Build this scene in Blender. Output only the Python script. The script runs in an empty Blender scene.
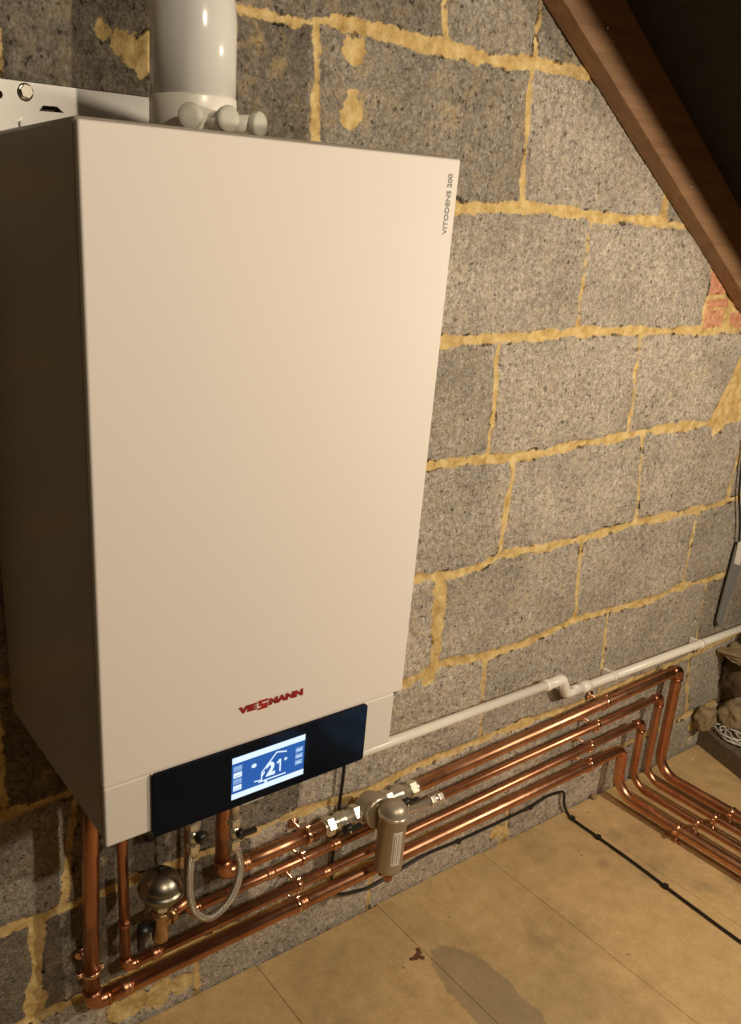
import bpy, bmesh, math, random
import numpy as np
from mathutils import Vector, Matrix
random.seed(7); rng = np.random.default_rng(11)
C = bpy.context.scene.collection
V = Vector
PI = math.pi
FZ = -0.1323            # floor height

# ------------------------------------------------------------------ camera
CAM = V((-0.2994, -1.1116, 1.3040))
yaw, pit, rol, FPX, PPX, PPY = 0.6016, -0.3794, 0.0425, 850.82, 370.5-100.74, 512+54.43
fwd = V((math.sin(yaw)*math.cos(pit), math.cos(yaw)*math.cos(pit), math.sin(pit)))
rt0 = V((math.cos(yaw), -math.sin(yaw), 0)); up0 = rt0.cross(fwd)
RT = rt0*math.cos(rol)+up0*math.sin(rol); UP = -rt0*math.sin(rol)+up0*math.cos(rol)
cd = bpy.data.cameras.new('camera'); cam = bpy.data.objects.new('camera', cd); C.objects.link(cam)
m = Matrix((RT, UP, -fwd)).transposed().to_4x4(); m.translation = CAM; cam.matrix_world = m
cd.sensor_fit = 'VERTICAL'; cd.sensor_height = 24; cd.sensor_width = 24*741/1024
cd.lens = FPX/1024*24; cd.shift_x = 100.74/1024; cd.shift_y = 54.43/1024; cd.clip_start = 0.02
bpy.context.scene.camera = cam

def ray(u, v): return fwd + RT*((u-PPX)/FPX) - UP*((v-PPY)/FPX)
def W(u, v, y=0.0):           # point of the vertical plane at depth y seen at photo pixel (u, v)
    d = ray(u, v); return CAM + d*((y-CAM.y)/d.y)
def F(u, v, h=0.0):           # point at height h over the floor
    d = ray(u, v); return CAM + d*((FZ+h-CAM.z)/d.z)

# ------------------------------------------------------------------ node helpers
def newmat(name):
    m = bpy.data.materials.new(name); m.use_nodes = True
    nt = m.node_tree; b = nt.nodes['Principled BSDF']
    return m, nt, b
def N(nt, t, **kw):
    n = nt.nodes.new(t)
    for k, v in kw.items():
        if k in n.inputs: n.inputs[k].default_value = v
        else: setattr(n, k, v)
    return n
def L(nt, a, b): nt.links.new(a, b)
def ramp(nt, src, stops):
    r = nt.nodes.new('ShaderNodeValToRGB'); e = r.color_ramp.elements
    while len(e) > 1: e.remove(e[-1])
    e[0].position = stops[0][0]; e[0].color = tuple(stops[0][1])+(1,)
    for p, c in stops[1:]:
        x = e.new(p); x.color = tuple(c)+(1,)
    L(nt, src, r.inputs[0]); return r.outputs[0]
def g3(v): return (v, v, v)
def mixc(nt, fac, a, b, mode='MIX'):
    n = nt.nodes.new('ShaderNodeMix'); n.data_type = 'RGBA'; n.blend_type = mode
    for s, x in ((n.inputs[0], fac), (n.inputs[6], a), (n.inputs[7], b)):
        if hasattr(x, 'links') or isinstance(x, bpy.types.NodeSocket): L(nt, x, s)
        elif isinstance(x, (int, float)): s.default_value = x
        else: s.default_value = tuple(x)+(1,)
    return n.outputs[2]
def math_(nt, op, a, b=None, c=None):
    n = nt.nodes.new('ShaderNodeMath'); n.operation = op
    for s, x in zip(n.inputs, (a, b, c)):
        if x is None: continue
        if isinstance(x, bpy.types.NodeSocket): L(nt, x, s)
        else: s.default_value = x
    return n.outputs[0]
def objco(nt): return nt.nodes.new('ShaderNodeTexCoord').outputs['Object']
def noise(nt, co, scale, detail=4, rough=.55, out='Fac'):
    n = nt.nodes.new('ShaderNodeTexNoise'); n.inputs['Scale'].default_value = scale
    n.inputs['Detail'].default_value = detail; n.inputs['Roughness'].default_value = rough
    L(nt, co, n.inputs['Vector']); return n.outputs[out]
def bump(nt, b, h, dist, strength=1.0, prev=None):
    n = nt.nodes.new('ShaderNodeBump'); n.inputs['Distance'].default_value = dist
    n.inputs['Strength'].default_value = strength; L(nt, h, n.inputs['Height'])
    if prev: L(nt, prev, n.inputs['Normal'])
    L(nt, n.outputs[0], b.inputs['Normal']); return n.outputs[0]
def simple(name, col, rough=.5, metal=0.0, var=.12, scale=30, coat=0.0, bmp=0.0):
    m, nt, b = newmat(name); co = objco(nt)
    n = noise(nt, co, scale)
    c = mixc(nt, n, [x*(1-var) for x in col], [min(1, x*(1+var)) for x in col])
    L(nt, c, b.inputs['Base Color'])
    b.inputs['Roughness'].default_value = rough; b.inputs['Metallic'].default_value = metal
    if coat: b.inputs['Coat Weight'].default_value = coat; b.inputs['Coat Roughness'].default_value = .08
    if bmp: bump(nt, b, n, bmp)
    return m

# ------------------------------------------------------------------ mesh helpers
class MB:
    """collects shapes; build() links them as one mesh object"""
    def __init__(s): s.bm = bmesh.new(); s.uv = s.bm.loops.layers.uv.new('UVMap'); s.mi = 0
    def face(s, vs, uvs=None, smooth=True):
        try: f = s.bm.faces.new(vs)
        except ValueError: return None
        f.material_index = s.mi; f.smooth = smooth
        if uvs:
            for l, q in zip(f.loops, uvs): l[s.uv].uv = q
        return f
    def box(s, lo, hi, bev=0.0, M=None, seg=2):
        t = bmesh.new(); bmesh.ops.create_cube(t, size=1)
        for v in t.verts: v.co = V([lo[i]+(v.co[i]+.5)*(hi[i]-lo[i]) for i in range(3)])
        if bev: bmesh.ops.bevel(t, geom=list(t.edges), offset=bev, segments=seg, profile=.5, affect='EDGES')
        s.merge(t, M); return s
    def merge(s, t, M=None, smooth=None):
        mp = {}
        for v in t.verts: mp[v] = s.bm.verts.new(M @ v.co if M else v.co)
        for f in t.faces:
            g = s.face([mp[v] for v in f.verts], smooth=False)
        t.free()
    def sweep(s, pts, r, n=16, caps=True, closed=False):
        pts = [V(p) for p in pts]; rs = r if isinstance(r, (list, tuple)) else [r]*len(pts)
        T = []
        for i in range(len(pts)):
            a = pts[max(i-1, 0)]; b = pts[min(i+1, len(pts)-1)]; T.append((b-a).normalized())
        nrm = T[0].orthogonal().normalized(); rings = []; ls = 0; lens = []
        for i, p in enumerate(pts):
            if i: ls += (p-pts[i-1]).length
            nrm = (nrm - T[i]*nrm.dot(T[i])).normalized(); bn = T[i].cross(nrm)
            rings.append([s.bm.verts.new(p+(nrm*math.cos(2*PI*k/n)+bn*math.sin(2*PI*k/n))*rs[i]) for k in range(n)]); lens.append(ls)
        for i in range(len(rings)-1):
            for k in range(n):
                k2 = (k+1) % n
                s.face([rings[i][k], rings[i][k2], rings[i+1][k2], rings[i+1][k]],
                       [(k/n, lens[i]), ((k+1)/n, lens[i]), ((k+1)/n, lens[i+1]), (k/n, lens[i+1])])
        if caps:
            s.face(rings[0][::-1], smooth=False); s.face(rings[-1], smooth=False)
        return s
    def lathe(s, prof, o, axis, n=32, smooth=True):
        """prof: (radius, distance along axis)"""
        o = V(o); ax = V(axis).normalized(); u = ax.orthogonal().normalized(); w = ax.cross(u); rings = []
        for r, h in prof:
            if r < 1e-6: rings.append([s.bm.verts.new(o+ax*h)])
            else: rings.append([s.bm.verts.new(o+ax*h+(u*math.cos(2*PI*k/n)+w*math.sin(2*PI*k/n))*r) for k in range(n)])
        for a, b in zip(rings, rings[1:]):
            for k in range(n):
                k2 = (k+1) % n
                if len(a) == 1 and len(b) == 1: continue
                if len(a) == 1: s.face([a[0], b[k2], b[k]], smooth=smooth)
                elif len(b) == 1: s.face([a[k], a[k2], b[0]], smooth=smooth)
                else: s.face([a[k], a[k2], b[k2], b[k]], [(k/n, 0), ((k+1)/n, 0), ((k+1)/n, 1), (k/n, 1)], smooth=smooth)
        if len(rings[0]) > 1: s.face(rings[0][::-1], smooth=False)
        if len(rings[-1]) > 1: s.face(rings[-1], smooth=False)
        return s
    def hexnut(s, o, axis, r, h):
        s.lathe([(r*.93, 0), (r, h*.12), (r, h*.88), (r*.93, h)], o, axis, n=6, smooth=False); return s
    def prism(s, poly, d0, d1, fn):
        """poly in 2D extruded between d0 and d1; fn(a, b, d) -> 3D"""
        A = [s.bm.verts.new(fn(a, b, d0)) for a, b in poly]; B = [s.bm.verts.new(fn(a, b, d1)) for a, b in poly]
        n = len(poly)
        s.face(A[::-1], smooth=False); s.face(B, smooth=False)
        for k in range(n): s.face([A[k], A[(k+1) % n], B[(k+1) % n], B[k]], smooth=False)
        return s
    def build(s, name, mats, parent=None, bevel=0.0):
        bmesh.ops.recalc_face_normals(s.bm, faces=s.bm.faces)
        me = bpy.data.meshes.new(name); s.bm.to_mesh(me); s.bm.free()
        for m in (mats if isinstance(mats, (list, tuple)) else [mats]): me.materials.append(m)
        o = bpy.data.objects.new(name, me); C.objects.link(o)
        if parent:
            o.parent = parent; o.matrix_parent_inverse = Matrix.Translation(-parent.location)
        if bevel:
            md = o.modifiers.new('bevel', 'BEVEL'); md.width = bevel; md.segments = 2; md.limit_method = 'ANGLE'
        return o
def tag(o, label, cat, group=None, kind=None):
    o['label'] = label; o['category'] = cat
    if group: o['group'] = group
    if kind: o['kind'] = kind
    return o
def thing(name, label, cat, loc, group=None):
    o = bpy.data.objects.new(name, None); C.objects.link(o); o.location = V(loc); o.empty_display_size = .03
    return tag(o, label, cat, group)
def struct(o): o['kind'] = 'structure'; return o
def fillet(pts, rad, seg=8):
    pts = [V(p) for p in pts]; out = [pts[0]]
    for i in range(1, len(pts)-1):
        r = rad[i-1] if isinstance(rad, (list, tuple)) else rad
        p = pts[i]; a = (pts[i-1]-p); b = (pts[i+1]-p); la, lb = a.length, b.length; a.normalize(); b.normalize()
        ang = a.angle(b)
        if ang > PI-.02: out.append(p); continue
        t = min(r/math.tan(ang/2), la*.49, lb*.49); rr = t*math.tan(ang/2)
        c = p+(a+b).normalized()*(rr/math.sin(ang/2)); p0 = p+a*t; p1 = p+b*t
        v0 = p0-c; v1 = p1-c; th = v0.angle(v1)
        for k in range(seg+1):
            f = k/seg
            out.append(c + (v0*math.sin((1-f)*th)+v1*math.sin(f*th))/math.sin(th))
    out.append(pts[-1]); return out
def spline(pts, n=10):
    pts = [V(p) for p in pts]; q = [pts[0]*2-pts[1]]+pts+[pts[-1]*2-pts[-2]]; out = []
    for i in range(1, len(q)-2):
        for k in range(n):
            t = k/n; a, b, c, d = q[i-1], q[i], q[i+1], q[i+2]
            out.append(.5*((2*b)+(c-a)*t+(2*a-5*b+4*c-d)*t*t+(3*b-a-3*c+d)*t**3))
    out.append(pts[-1]); return out

# ------------------------------------------------------------------ materials
def mat_copper():
    m, nt, b = newmat('copper'); co = objco(nt)
    n = noise(nt, co, 14, 5); n2 = noise(nt, co, 90, 3)
    c = ramp(nt, n, [(.3, (.46, .215, .12)), (.55, (.68, .34, .195)), (.8, (.80, .46, .28))])
    L(nt, c, b.inputs['Base Color']); b.inputs['Metallic'].default_value = 1
    r = nt.nodes.new('ShaderNodeMapRange'); L(nt, n2, r.inputs[0]); r.inputs[3].default_value = .24; r.inputs[4].default_value = .46
    L(nt, r.outputs[0], b.inputs['Roughness']); return m
COPPER = mat_copper()
COPPER_OLD = simple('tarnished copper', (.52, .25, .145), .30, 1, .3, 60)
BRASS = simple('brass', (.52, .34, .17), .34, .9, .15, 60)
BRONZE = simple('rose brass clip', (.82, .50, .34), .25, 1, .2, 60)
NICKEL = simple('nickel', (.80, .74, .62), .28, .8, .12, 40)
STEEL = simple('satin steel', (.33, .30, .245), .36, 1, .1, 20)
CHAMP = simple('champagne metal', (.52, .45, .35), .42, .65, .08, 20)
GALV = simple('galvanised steel', (.62, .60, .56), .42, .75, .16, 22)
SCREW = simple('zinc screw', (.8, .74, .6), .3, 1, .1, 50)
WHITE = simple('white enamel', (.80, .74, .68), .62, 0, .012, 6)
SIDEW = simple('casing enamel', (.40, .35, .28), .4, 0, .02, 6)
WHITE2 = simple('white panel lower', (.74, .69, .63), .6, 0, .012, 6)
FLUEW = simple('white flue paint', (.80, .78, .74), .16, 0, .02, 9, coat=.5)
PVC = simple('white plastic', (.88, .84, .75), .3, 0, .03, 20)
CAPG = simple('pale grey plastic', (.62, .59, .50), .5, 0, .05, 20)
BLACKP = simple('black plastic', (.015, .014, .013), .35, 0, .2, 60)
RUBBER = simple('black cable sheath', (.012, .011, .010), .45, 0, .2, 60)
RED = simple('red lettering', (.30, .014, .014), .35, 0, .05, 60)
RED2 = simple('bright red mark', (.40, .022, .018), .35, 0, .05, 60)
GREYT = simple('grey lettering', (.16, .15, .13), .5, 0, .05, 60)
LABELW = simple('printed label paper', (.74, .70, .60), .6, 0, .05, 60)
def mat_glass_black():
    m, nt, b = newmat('black display glass'); co = objco(nt)
    c = ramp(nt, noise(nt, co, 12), [(.3, (.006, .007, .010)), (.7, (.009, .011, .016))])
    L(nt, c, b.inputs['Base Color']); b.inputs['Roughness'].default_value = .05
    return m
GLASSB = mat_glass_black()
def emis(name, col, st, base=(.01, .01, .01)):
    m, nt, b = newmat(name); co = objco(nt)
    c = mixc(nt, noise(nt, co, 40), [x*.93 for x in col], col)
    L(nt, c, b.inputs['Emission Color']); b.inputs['Emission Strength'].default_value = st
    b.inputs['Base Color'].default_value = tuple(base)+(1,); b.inputs['Roughness'].default_value = .1; return m
SCR_B = emis('screen blue', (.022, .115, .42), 1.0); SCR_W = emis('screen white', (.72, .86, 1.0), 1.15); SCR_M = emis('screen pale blue', (.30, .5, .85), .9)
SCR_E = emis('screen edge', (.10, .36, .80), 1.0)

def mat_wood(name, c1, c2, axis_rot=(0, 0, 0), rough=.7, scale=1.0):
    m, nt, b = newmat(name); co = objco(nt)
    mp = nt.nodes.new('ShaderNodeMapping'); mp.inputs['Rotation'].default_value = axis_rot
    mp.inputs['Scale'].default_value = (3*scale, 40*scale, 40*scale); L(nt, co, mp.inputs[0])
    n = noise(nt, mp.outputs[0], 1.6, 6, .6); n2 = noise(nt, co, 260, 3)
    c = ramp(nt, n, [(.25, c1), (.75, c2)])
    c = mixc(nt, .35, c, mixc(nt, n2, g3(.45), g3(1.0)), 'MULTIPLY')
    L(nt, c, b.inputs['Base Color']); b.inputs['Roughness'].default_value = rough
    h = math_(nt, 'ADD', math_(nt, 'MULTIPLY', n, .7), math_(nt, 'MULTIPLY', n2, .5)); bump(nt, b, h, .0015); return m
SL = math.atan(.614)
RAFT = mat_wood('rough sawn rafter', (.20, .10, .045), (.36, .20, .10), (0, -SL, 0))
KERB = mat_wood('dusty timber', (.10, .075, .045), (.22, .17, .11), (0, 0, PI/2), .85)
FELT = simple('roofing felt', (.018, .013, .009), .95, 0, .5, 30, bmp=.002)

def mat_wall():
    m, nt, b = newmat('concrete blockwork'); co = objco(nt)
    def attr(n):
        a = nt.nodes.new('ShaderNodeAttribute'); a.attribute_name = n; return a.outputs['Fac']
    d = attr('edge'); tone = attr('tone'); brick = attr('brick'); smear = attr('smear')
    fine = noise(nt, co, 130, 5, .65)
    d2 = math_(nt, 'ADD', d, math_(nt, 'MULTIPLY', math_(nt, 'SUBTRACT', fine, .5), .016))
    mask = nt.nodes.new('ShaderNodeMapRange'); L(nt, d2, mask.inputs[0])
    mask.inputs[1].default_value = -.0008; mask.inputs[2].default_value = .0010; mask = mask.outputs[0]
    # aggregate
    big = noise(nt, co, 7, 4); mid = noise(nt, co, 70, 5, .75); grit = noise(nt, co, 260, 3, .6)
    vor = nt.nodes.new('ShaderNodeTexVoronoi'); vor.inputs['Scale'].default_value = 140; L(nt, co, vor.inputs['Vector'])
    base = ramp(nt, mid, [(.28, (.24, .215, .185)), (.5, (.43, .395, .35)), (.72, (.60, .56, .50))])
    g = ramp(nt, grit, [(.34, g3(.62)), (.5, g3(1.0)), (.66, g3(1.25))])
    base = mixc(nt, 1.0, base, g, 'MULTIPLY')
    sp = ramp(nt, vor.outputs['Distance'], [(.0, g3(1.25)), (.5, g3(.9)), (.8, g3(.6))])
    base = mixc(nt, .6, base, sp, 'MULTIPLY')
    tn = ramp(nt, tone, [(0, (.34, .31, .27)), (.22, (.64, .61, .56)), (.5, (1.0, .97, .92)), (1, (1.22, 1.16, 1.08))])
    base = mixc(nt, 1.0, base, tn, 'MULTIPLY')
    bg = ramp(nt, big, [(.3, g3(.78)), (.7, g3(1.2))]); base = mixc(nt, 1.0, base, bg, 'MULTIPLY')
    # rough pits
    pit = noise(nt, co, 95, 2, .5)
    pm = ramp(nt, pit, [(.655, g3(0)), (.70, g3(1))])
    base = mixc(nt, math_(nt, 'MULTIPLY', pm, .6), base, (.03, .022, .014))
    # mortar
    mn = noise(nt, co, 45, 5, .65); mg = noise(nt, co, 400, 2)
    mort = ramp(nt, mn, [(.3, (.44, .285, .10)), (.5, (.66, .475, .20)), (.7, (.82, .64, .33))])
    mort = mixc(nt, .5, mort, mixc(nt, mg, g3(.6), g3(1.25)), 'MULTIPLY')
    sm = ramp(nt, noise(nt, co, 26, 5, .7), [(.50, g3(0)), (.72, g3(.8))])
    smf = math_(nt, 'MULTIPLY', sm, smear)
    base = mixc(nt, smf, base, mort)
    bb = ramp(nt, noise(nt, co, 70, 4), [(.3, (.50, .20, .11)), (.7, (.78, .42, .26))])
    base = mixc(nt, brick, base, bb)
    col = mixc(nt, mask, mort, base)
    # black gaps along the joint edges
    ad = math_(nt, 'ABSOLUTE', math_(nt, 'SUBTRACT', d2, .0005))
    edge = nt.nodes.new('ShaderNodeMapRange'); L(nt, ad, edge.inputs[0]); edge.inputs[1].default_value = .0032; edge.inputs[2].default_value = .0012
    gapn = ramp(nt, noise(nt, co, 24, 3, .6), [(.56, g3(0)), (.64, g3(1))])
    gf = math_(nt, 'MULTIPLY', edge.outputs[0], gapn)
    col = mixc(nt, math_(nt, 'MULTIPLY', gf, .85), col, (.018, .013, .008))
    L(nt, col, b.inputs['Base Color']); b.inputs['Roughness'].default_value = .95
    b.inputs['Specular IOR Level'].default_value = .15
    h = math_(nt, 'ADD', math_(nt, 'MULTIPLY', grit, .5), math_(nt, 'MULTIPLY', mid, .9))
    h = math_(nt, 'SUBTRACT', h, math_(nt, 'MULTIPLY', pm, .8))
    h2 = math_(nt, 'ADD', math_(nt, 'MULTIPLY', mn, 1.2), math_(nt, 'MULTIPLY', mg, .2))
    mx = nt.nodes.new('ShaderNodeMix'); L(nt, mask, mx.inputs[0]); L(nt, h2, mx.inputs[2]); L(nt, h, mx.inputs[3])
    hh = math_(nt, 'SUBTRACT', mx.outputs[0], math_(nt, 'MULTIPLY', gf, 1.2))
    bump(nt, b, hh, .004, .9); return m
WALLM = mat_wall()
def mat_floor():
    m, nt, b = newmat('chipboard'); co = objco(nt)
    big = noise(nt, co, 3.2, 4, .6); mid = noise(nt, co, 22, 5, .7); fine = noise(nt, co, 260, 3, .7)
    c = ramp(nt, mid, [(.3, (.52, .345, .155)), (.55, (.62, .425, .20)), (.75, (.69, .485, .24))])
    c = mixc(nt, .7, c, ramp(nt, fine, [(.3, g3(.82)), (.55, g3(1.03)), (.75, g3(1.15))]), 'MULTIPLY')
    c = mixc(nt, 1.0, c, ramp(nt, big, [(.3, (.74, .76, .78)), (.6, g3(1.05))]), 'MULTIPLY')
    st = ramp(nt, noise(nt, co, 9, 3, .5), [(.60, g3(0)), (.72, g3(.4))])
    c = mixc(nt, st, c, (.23, .165, .10))
    dk = ramp(nt, noise(nt, co, 38, 2, .4), [(.75, g3(0)), (.79, g3(.8))])
    c = mixc(nt, dk, c, (.11, .065, .03))
    # grey damp patch beside the middle board joint
    dp = F(492, 1000)
    sub = nt.nodes.new('ShaderNodeVectorMath'); sub.operation = 'SUBTRACT'; L(nt, co, sub.inputs[0]); sub.inputs[1].default_value = dp
    sc = nt.nodes.new('ShaderNodeVectorMath'); sc.operation = 'MULTIPLY'; L(nt, sub.outputs[0], sc.inputs[0]); sc.inputs[1].default_value = (11, 4.5, 1)
    ln = nt.nodes.new('ShaderNodeVectorMath'); ln.operation = 'LENGTH'; L(nt, sc.outputs[0], ln.inputs[0])
    dd = math_(nt, 'ADD', ln.outputs['Value'], math_(nt, 'MULTIPLY', mid, .5))
    wet = ramp(nt, dd, [(.0, g3(.55)), (.95, g3(.5)), (1.0, g3(0))])
    wet2 = mixc(nt, 1.0, wet, g3(1)); c = mixc(nt, wet, c, (.20, .165, .115))
    L(nt, c, b.inputs['Base Color']); b.inputs['Roughness'].default_value = .62
    bump(nt, b, fine, .0012, .8); return m
FLOORM = mat_floor()

# ------------------------------------------------------------------ the wall
def vnoise(x, z, scale, oct=3, seed=0):
    r = np.random.default_rng(seed); out = np.zeros_like(x); amp = 1; tot = 0
    for o in range(oct):
        s = scale*2**o; G = r.random((257, 257))
        u = (x*s+50) % 256; w = (z*s+50) % 256; i = u.astype(int); j = w.astype(int); fu = u-i; fw = w-j
        fu = fu*fu*(3-2*fu); fw = fw*fw*(3-2*fw)
        v = (G[i, j]*(1-fu)*(1-fw)+G[i+1, j]*fu*(1-fw)+G[i, j+1]*(1-fu)*fw+G[i+1, j+1]*fu*fw)
        out += amp*v; tot += amp; amp *= .55
    return out/tot-.5
X0, X1, Z0, Z1 = -.75, 3.05, FZ-.03, 1.98
DX = .0046
xs = np.arange(X0, X1, DX); zs = np.arange(Z0, Z1, DX); XX, ZZ = np.meshgrid(xs, zs)
beds_px = {
 1: [(233, 6), (300, 22), (336, 21), (377, 30), (419, 42), (461, 51), (496, 60), (538, 64), (586, 73)],
 2: [(446, 208), (492, 207), (538, 208), (561, 211), (584, 214), (602, 218), (630, 219), (658, 222), (685, 227)],
 3: [(441, 342), (492, 339), (538, 336), (575, 332), (630, 331), (676, 331), (741, 329)],
 4: [(426, 467), (468, 461), (511, 458), (546, 453), (575, 445), (614, 439), (648, 431), (682, 427), (721, 422)],
 5: [(421, 578), (453, 576), (482, 566), (502, 555), (541, 549), (575, 541), (609, 531), (638, 522), (672, 516), (711, 507), (736, 498)],
 6: [(409, 683), (443, 664), (487, 656), (526, 643), (575, 620), (614, 610), (653, 600), (677, 588), (716, 578), (741, 571)],
 7: [(0, 934), (34, 922), (64, 909), (239, 841), (286, 817), (368, 792), (409, 770), (443, 756), (477, 741), (521, 724), (565, 710), (594, 697), (635, 681), (673, 664), (741, 632)]}
beds = {}
for k, pts in beds_px.items():
    q = [W(*p) for p in pts]; beds[k] = np.interp(XX, [p.x for p in q], [p.z for p in q])
beds[0] = beds[1]+.228; beds[-1] = beds[0]+.225; beds[8] = np.full_like(XX, -.004); beds[9] = beds[8]-.225
perps_px = {   # row k lies between bed k and bed k+1
 0: [((446, 0), (446, 38), .005), ((541, 4), (535, 62), .006)],
 1: [((318, 36), (318, 131), .008), ((532, 77), (523, 200), .005), ((669, 178), (664, 222), .009)],
 2: [((592, 227), (578, 329), .005), ((713, 269), (701, 329), .006)],
 3: [((501, 342), (488, 455), .005), ((641, 338), (630, 425), .005), ((741, 361), (713, 418), .006)],
 4: [((514, 469), (499, 551), .007), ((643, 444), (636, 520), .005), ((741, 449), (731, 487), .006)],
 5: [((441, 586), (436, 665), .013), ((581, 547), (575, 612), .007), ((697, 517), (683, 583), .005)],
 6: [((485, 664), (482, 705), .005), ((609, 615), (602, 671), .005), ((706, 588), (699, 629), .004), ((72, 838), (66, 905), .007)],
 7: [((38, 929), (34, 1005), .014), ((686, 716), (685, 733), .006)]}
rows = {}
wob = vnoise(XX, ZZ, 9, 2, 3)*.012
wob2 = vnoise(XX, ZZ, 40, 3, 5)*.010
D = np.full_like(XX, 1.0); TONE = np.zeros_like(XX); BR = np.zeros_like(XX); SM = np.full_like(XX, .35)
thick = .0088+vnoise(XX, ZZ*0, 14, 3, 9)*.013
for k in range(-1, 9):
    top, bot = beds[k], beds[k+1]; inside = (ZZ <= top) & (ZZ > bot)
    d = np.minimum(top-ZZ, ZZ-bot)-thick
    idx = np.zeros_like(XX)
    lst = []
    for a, b_, t in perps_px.get(k, []):
        A, B = W(*a), W(*b_); lst.append((A.x, A.z, B.x, B.z, t))
    if not lst: lst = [(.33+.2*(k % 2), 1, .33+.2*(k % 2), 0, .006)]
    lo = min(l[0] for l in lst); hi = max(l[0] for l in lst)
    for j in range(1, 7):
        if lo-.45*j > X0: lst.append((lo-.45*j, 1, lo-.45*j, 0, .006))
        if hi+.45*j < X1: lst.append((hi+.45*j, 1, hi+.45*j, 0, .006))
    for ax, az, bx, bz, t in lst:
        px = ax+(ZZ-az)*(bx-ax)/(bz-az)
        d = np.minimum(d, np.abs(XX+wob*.7-px)-t*(1+vnoise(XX*0+ax*7, ZZ, 18, 2, 21)*1.2))
        idx = idx+(XX > px)
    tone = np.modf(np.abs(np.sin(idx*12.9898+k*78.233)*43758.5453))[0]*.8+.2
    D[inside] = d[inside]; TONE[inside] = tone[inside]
    if k == 2:
        px = W(713, 269).x+(ZZ-W(713, 269).z)*(W(701, 329).x-W(713, 269).x)/(W(701, 329).z-W(713, 269).z)
        reg = inside & (XX > px)
        dm = np.full_like(XX, -.02)
        for poly in ([(709, 262), (727, 290), (726, 294), (708, 295)], [(708, 300), (729, 299), (729, 306), (707, 308)], [(706, 312), (725, 310), (723, 327), (704, 328)], [(732, 296), (760, 296), (760, 306), (733, 306)], [(731, 312), (760, 312), (760, 326), (730, 327)]):
            q = [W(*p) for p in poly]; dd = np.full_like(XX, 9.)
            for i in range(4):
                a, b_ = q[i], q[(i+1) % 4]; e = np.array([b_.x-a.x, b_.z-a.z]); e /= np.linalg.norm(e)
                dd = np.minimum(dd, ((XX-a.x)*e[1]-(ZZ-a.z)*e[0]))
            BR[reg & (dd > -.004)] = 1; dm = np.maximum(dm, dd)
        D[reg] = dm[reg]
    if k == 3:   # cement fillet near the eaves
        A, B = W(741, 361), W(713, 418); px = A.x+(ZZ-A.z)*(B.x-A.x)/(B.z-A.z)
        reg = inside & (XX > px) & (XX < px+.22); D[reg] = np.minimum(D[reg], -.01)
D = D+wob2
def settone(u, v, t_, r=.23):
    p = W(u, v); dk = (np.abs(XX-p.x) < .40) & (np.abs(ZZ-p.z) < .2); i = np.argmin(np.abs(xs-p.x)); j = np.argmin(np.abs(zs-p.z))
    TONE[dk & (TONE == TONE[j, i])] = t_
for u, v, t_ in ((645, 270, .75), (700, 385, .85), (580, 390, .75), (690, 470, .7), (570, 490, .62), (510, 270, .55), (470, 520, .5), (640, 565, .68), (500, 600, .6), (590, 150, .55), (420, 110, .3), (270, 60, .25), (560, 30, .3), (490, 20, .35), (380, 15, .2), (30, 40, 0.0), (110, 20, .0), (200, 40, .1), (20, 800, .0), (50, 800, .02), (110, 830, .04), (12, 960, .12), (55, 960, .10), (110, 890, .10), (200, 850, .12), (150, 950, .12), (455, 400, .45), (545, 670, .6), (660, 640, .62), (640, 700, .55), (640, 740, .5)): settone(u, v, t_+.001*u/741)  # lower left and under-boiler blocks darkened: shade put into their tone
def blob(u, v, r, sx=1.0):
    global D
    c = W(u, v); dist = np.sqrt(((XX-c.x)*sx)**2+(ZZ-c.z)**2)-r; D = np.minimum(D, dist+wob*2.2+wob2*2.0)
for a in [(353, 50, .016), (350, 112, .030), (352, 96, .018), (122, 42, .014), (146, 55, .020), (133, 49, .016), (106, 30, .008), (182, 984, .022), (160, 992, .026), (135, 1003, .026), (118, 1012, .02), (497, 832, .022), (503, 838, .018),
          (692, 727, .016), (690, 738, .016), (720, 425, .03), (430, 678, .02), (441, 588, .022), (36, 1000, .02), (716, 712, .02), (700, 720, .018)]: blob(*a)
for a in [(353, 70, .05), (350, 110, .07), (450, 110, .08), (260, 30, .1), (430, 620, .07), (520, 590, .06), (690, 380, .05), (180, 985, .06), (640, 690, .05), (70, 870, .07), (540, 720, .05), (420, 640, .06), (710, 715, .07)]:
    c = W(a[0], a[1]); SM = np.maximum(SM, np.exp(-((XX-c.x)**2+(ZZ-c.z)**2)/(a[2]**2)))
hb = vnoise(XX, ZZ, 4, 4, 31)*.006+vnoise(XX, ZZ, 90, 2, 33)*.0026
hm = -.003+vnoise(XX, ZZ, 26, 4, 35)*.018
wgt = 1/(1+np.exp(-D/.0016))
H = hb*wgt+hm*(1-wgt)+(TONE-.5)*.004*wgt
rim = np.exp(-((D-.001)/.003)**2)*np.clip(vnoise(XX, ZZ, 16, 2, 41), 0, 1); H = H-rim*.012
hc = W(742, 407); H = H-np.exp(-((XX-hc.x)**2+(ZZ-hc.z)**2)/.012**2)*.03
me = bpy.data.meshes.new('wall_back'); ny, nx = XX.shape
co = np.stack([XX, -H, ZZ], -1).reshape(-1, 3).astype(np.float32)
I = np.arange(ny*nx).reshape(ny, nx); q = np.stack([I[:-1, :-1], I[:-1, 1:], I[1:, 1:], I[1:, :-1]], -1).reshape(-1, 4)
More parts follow.
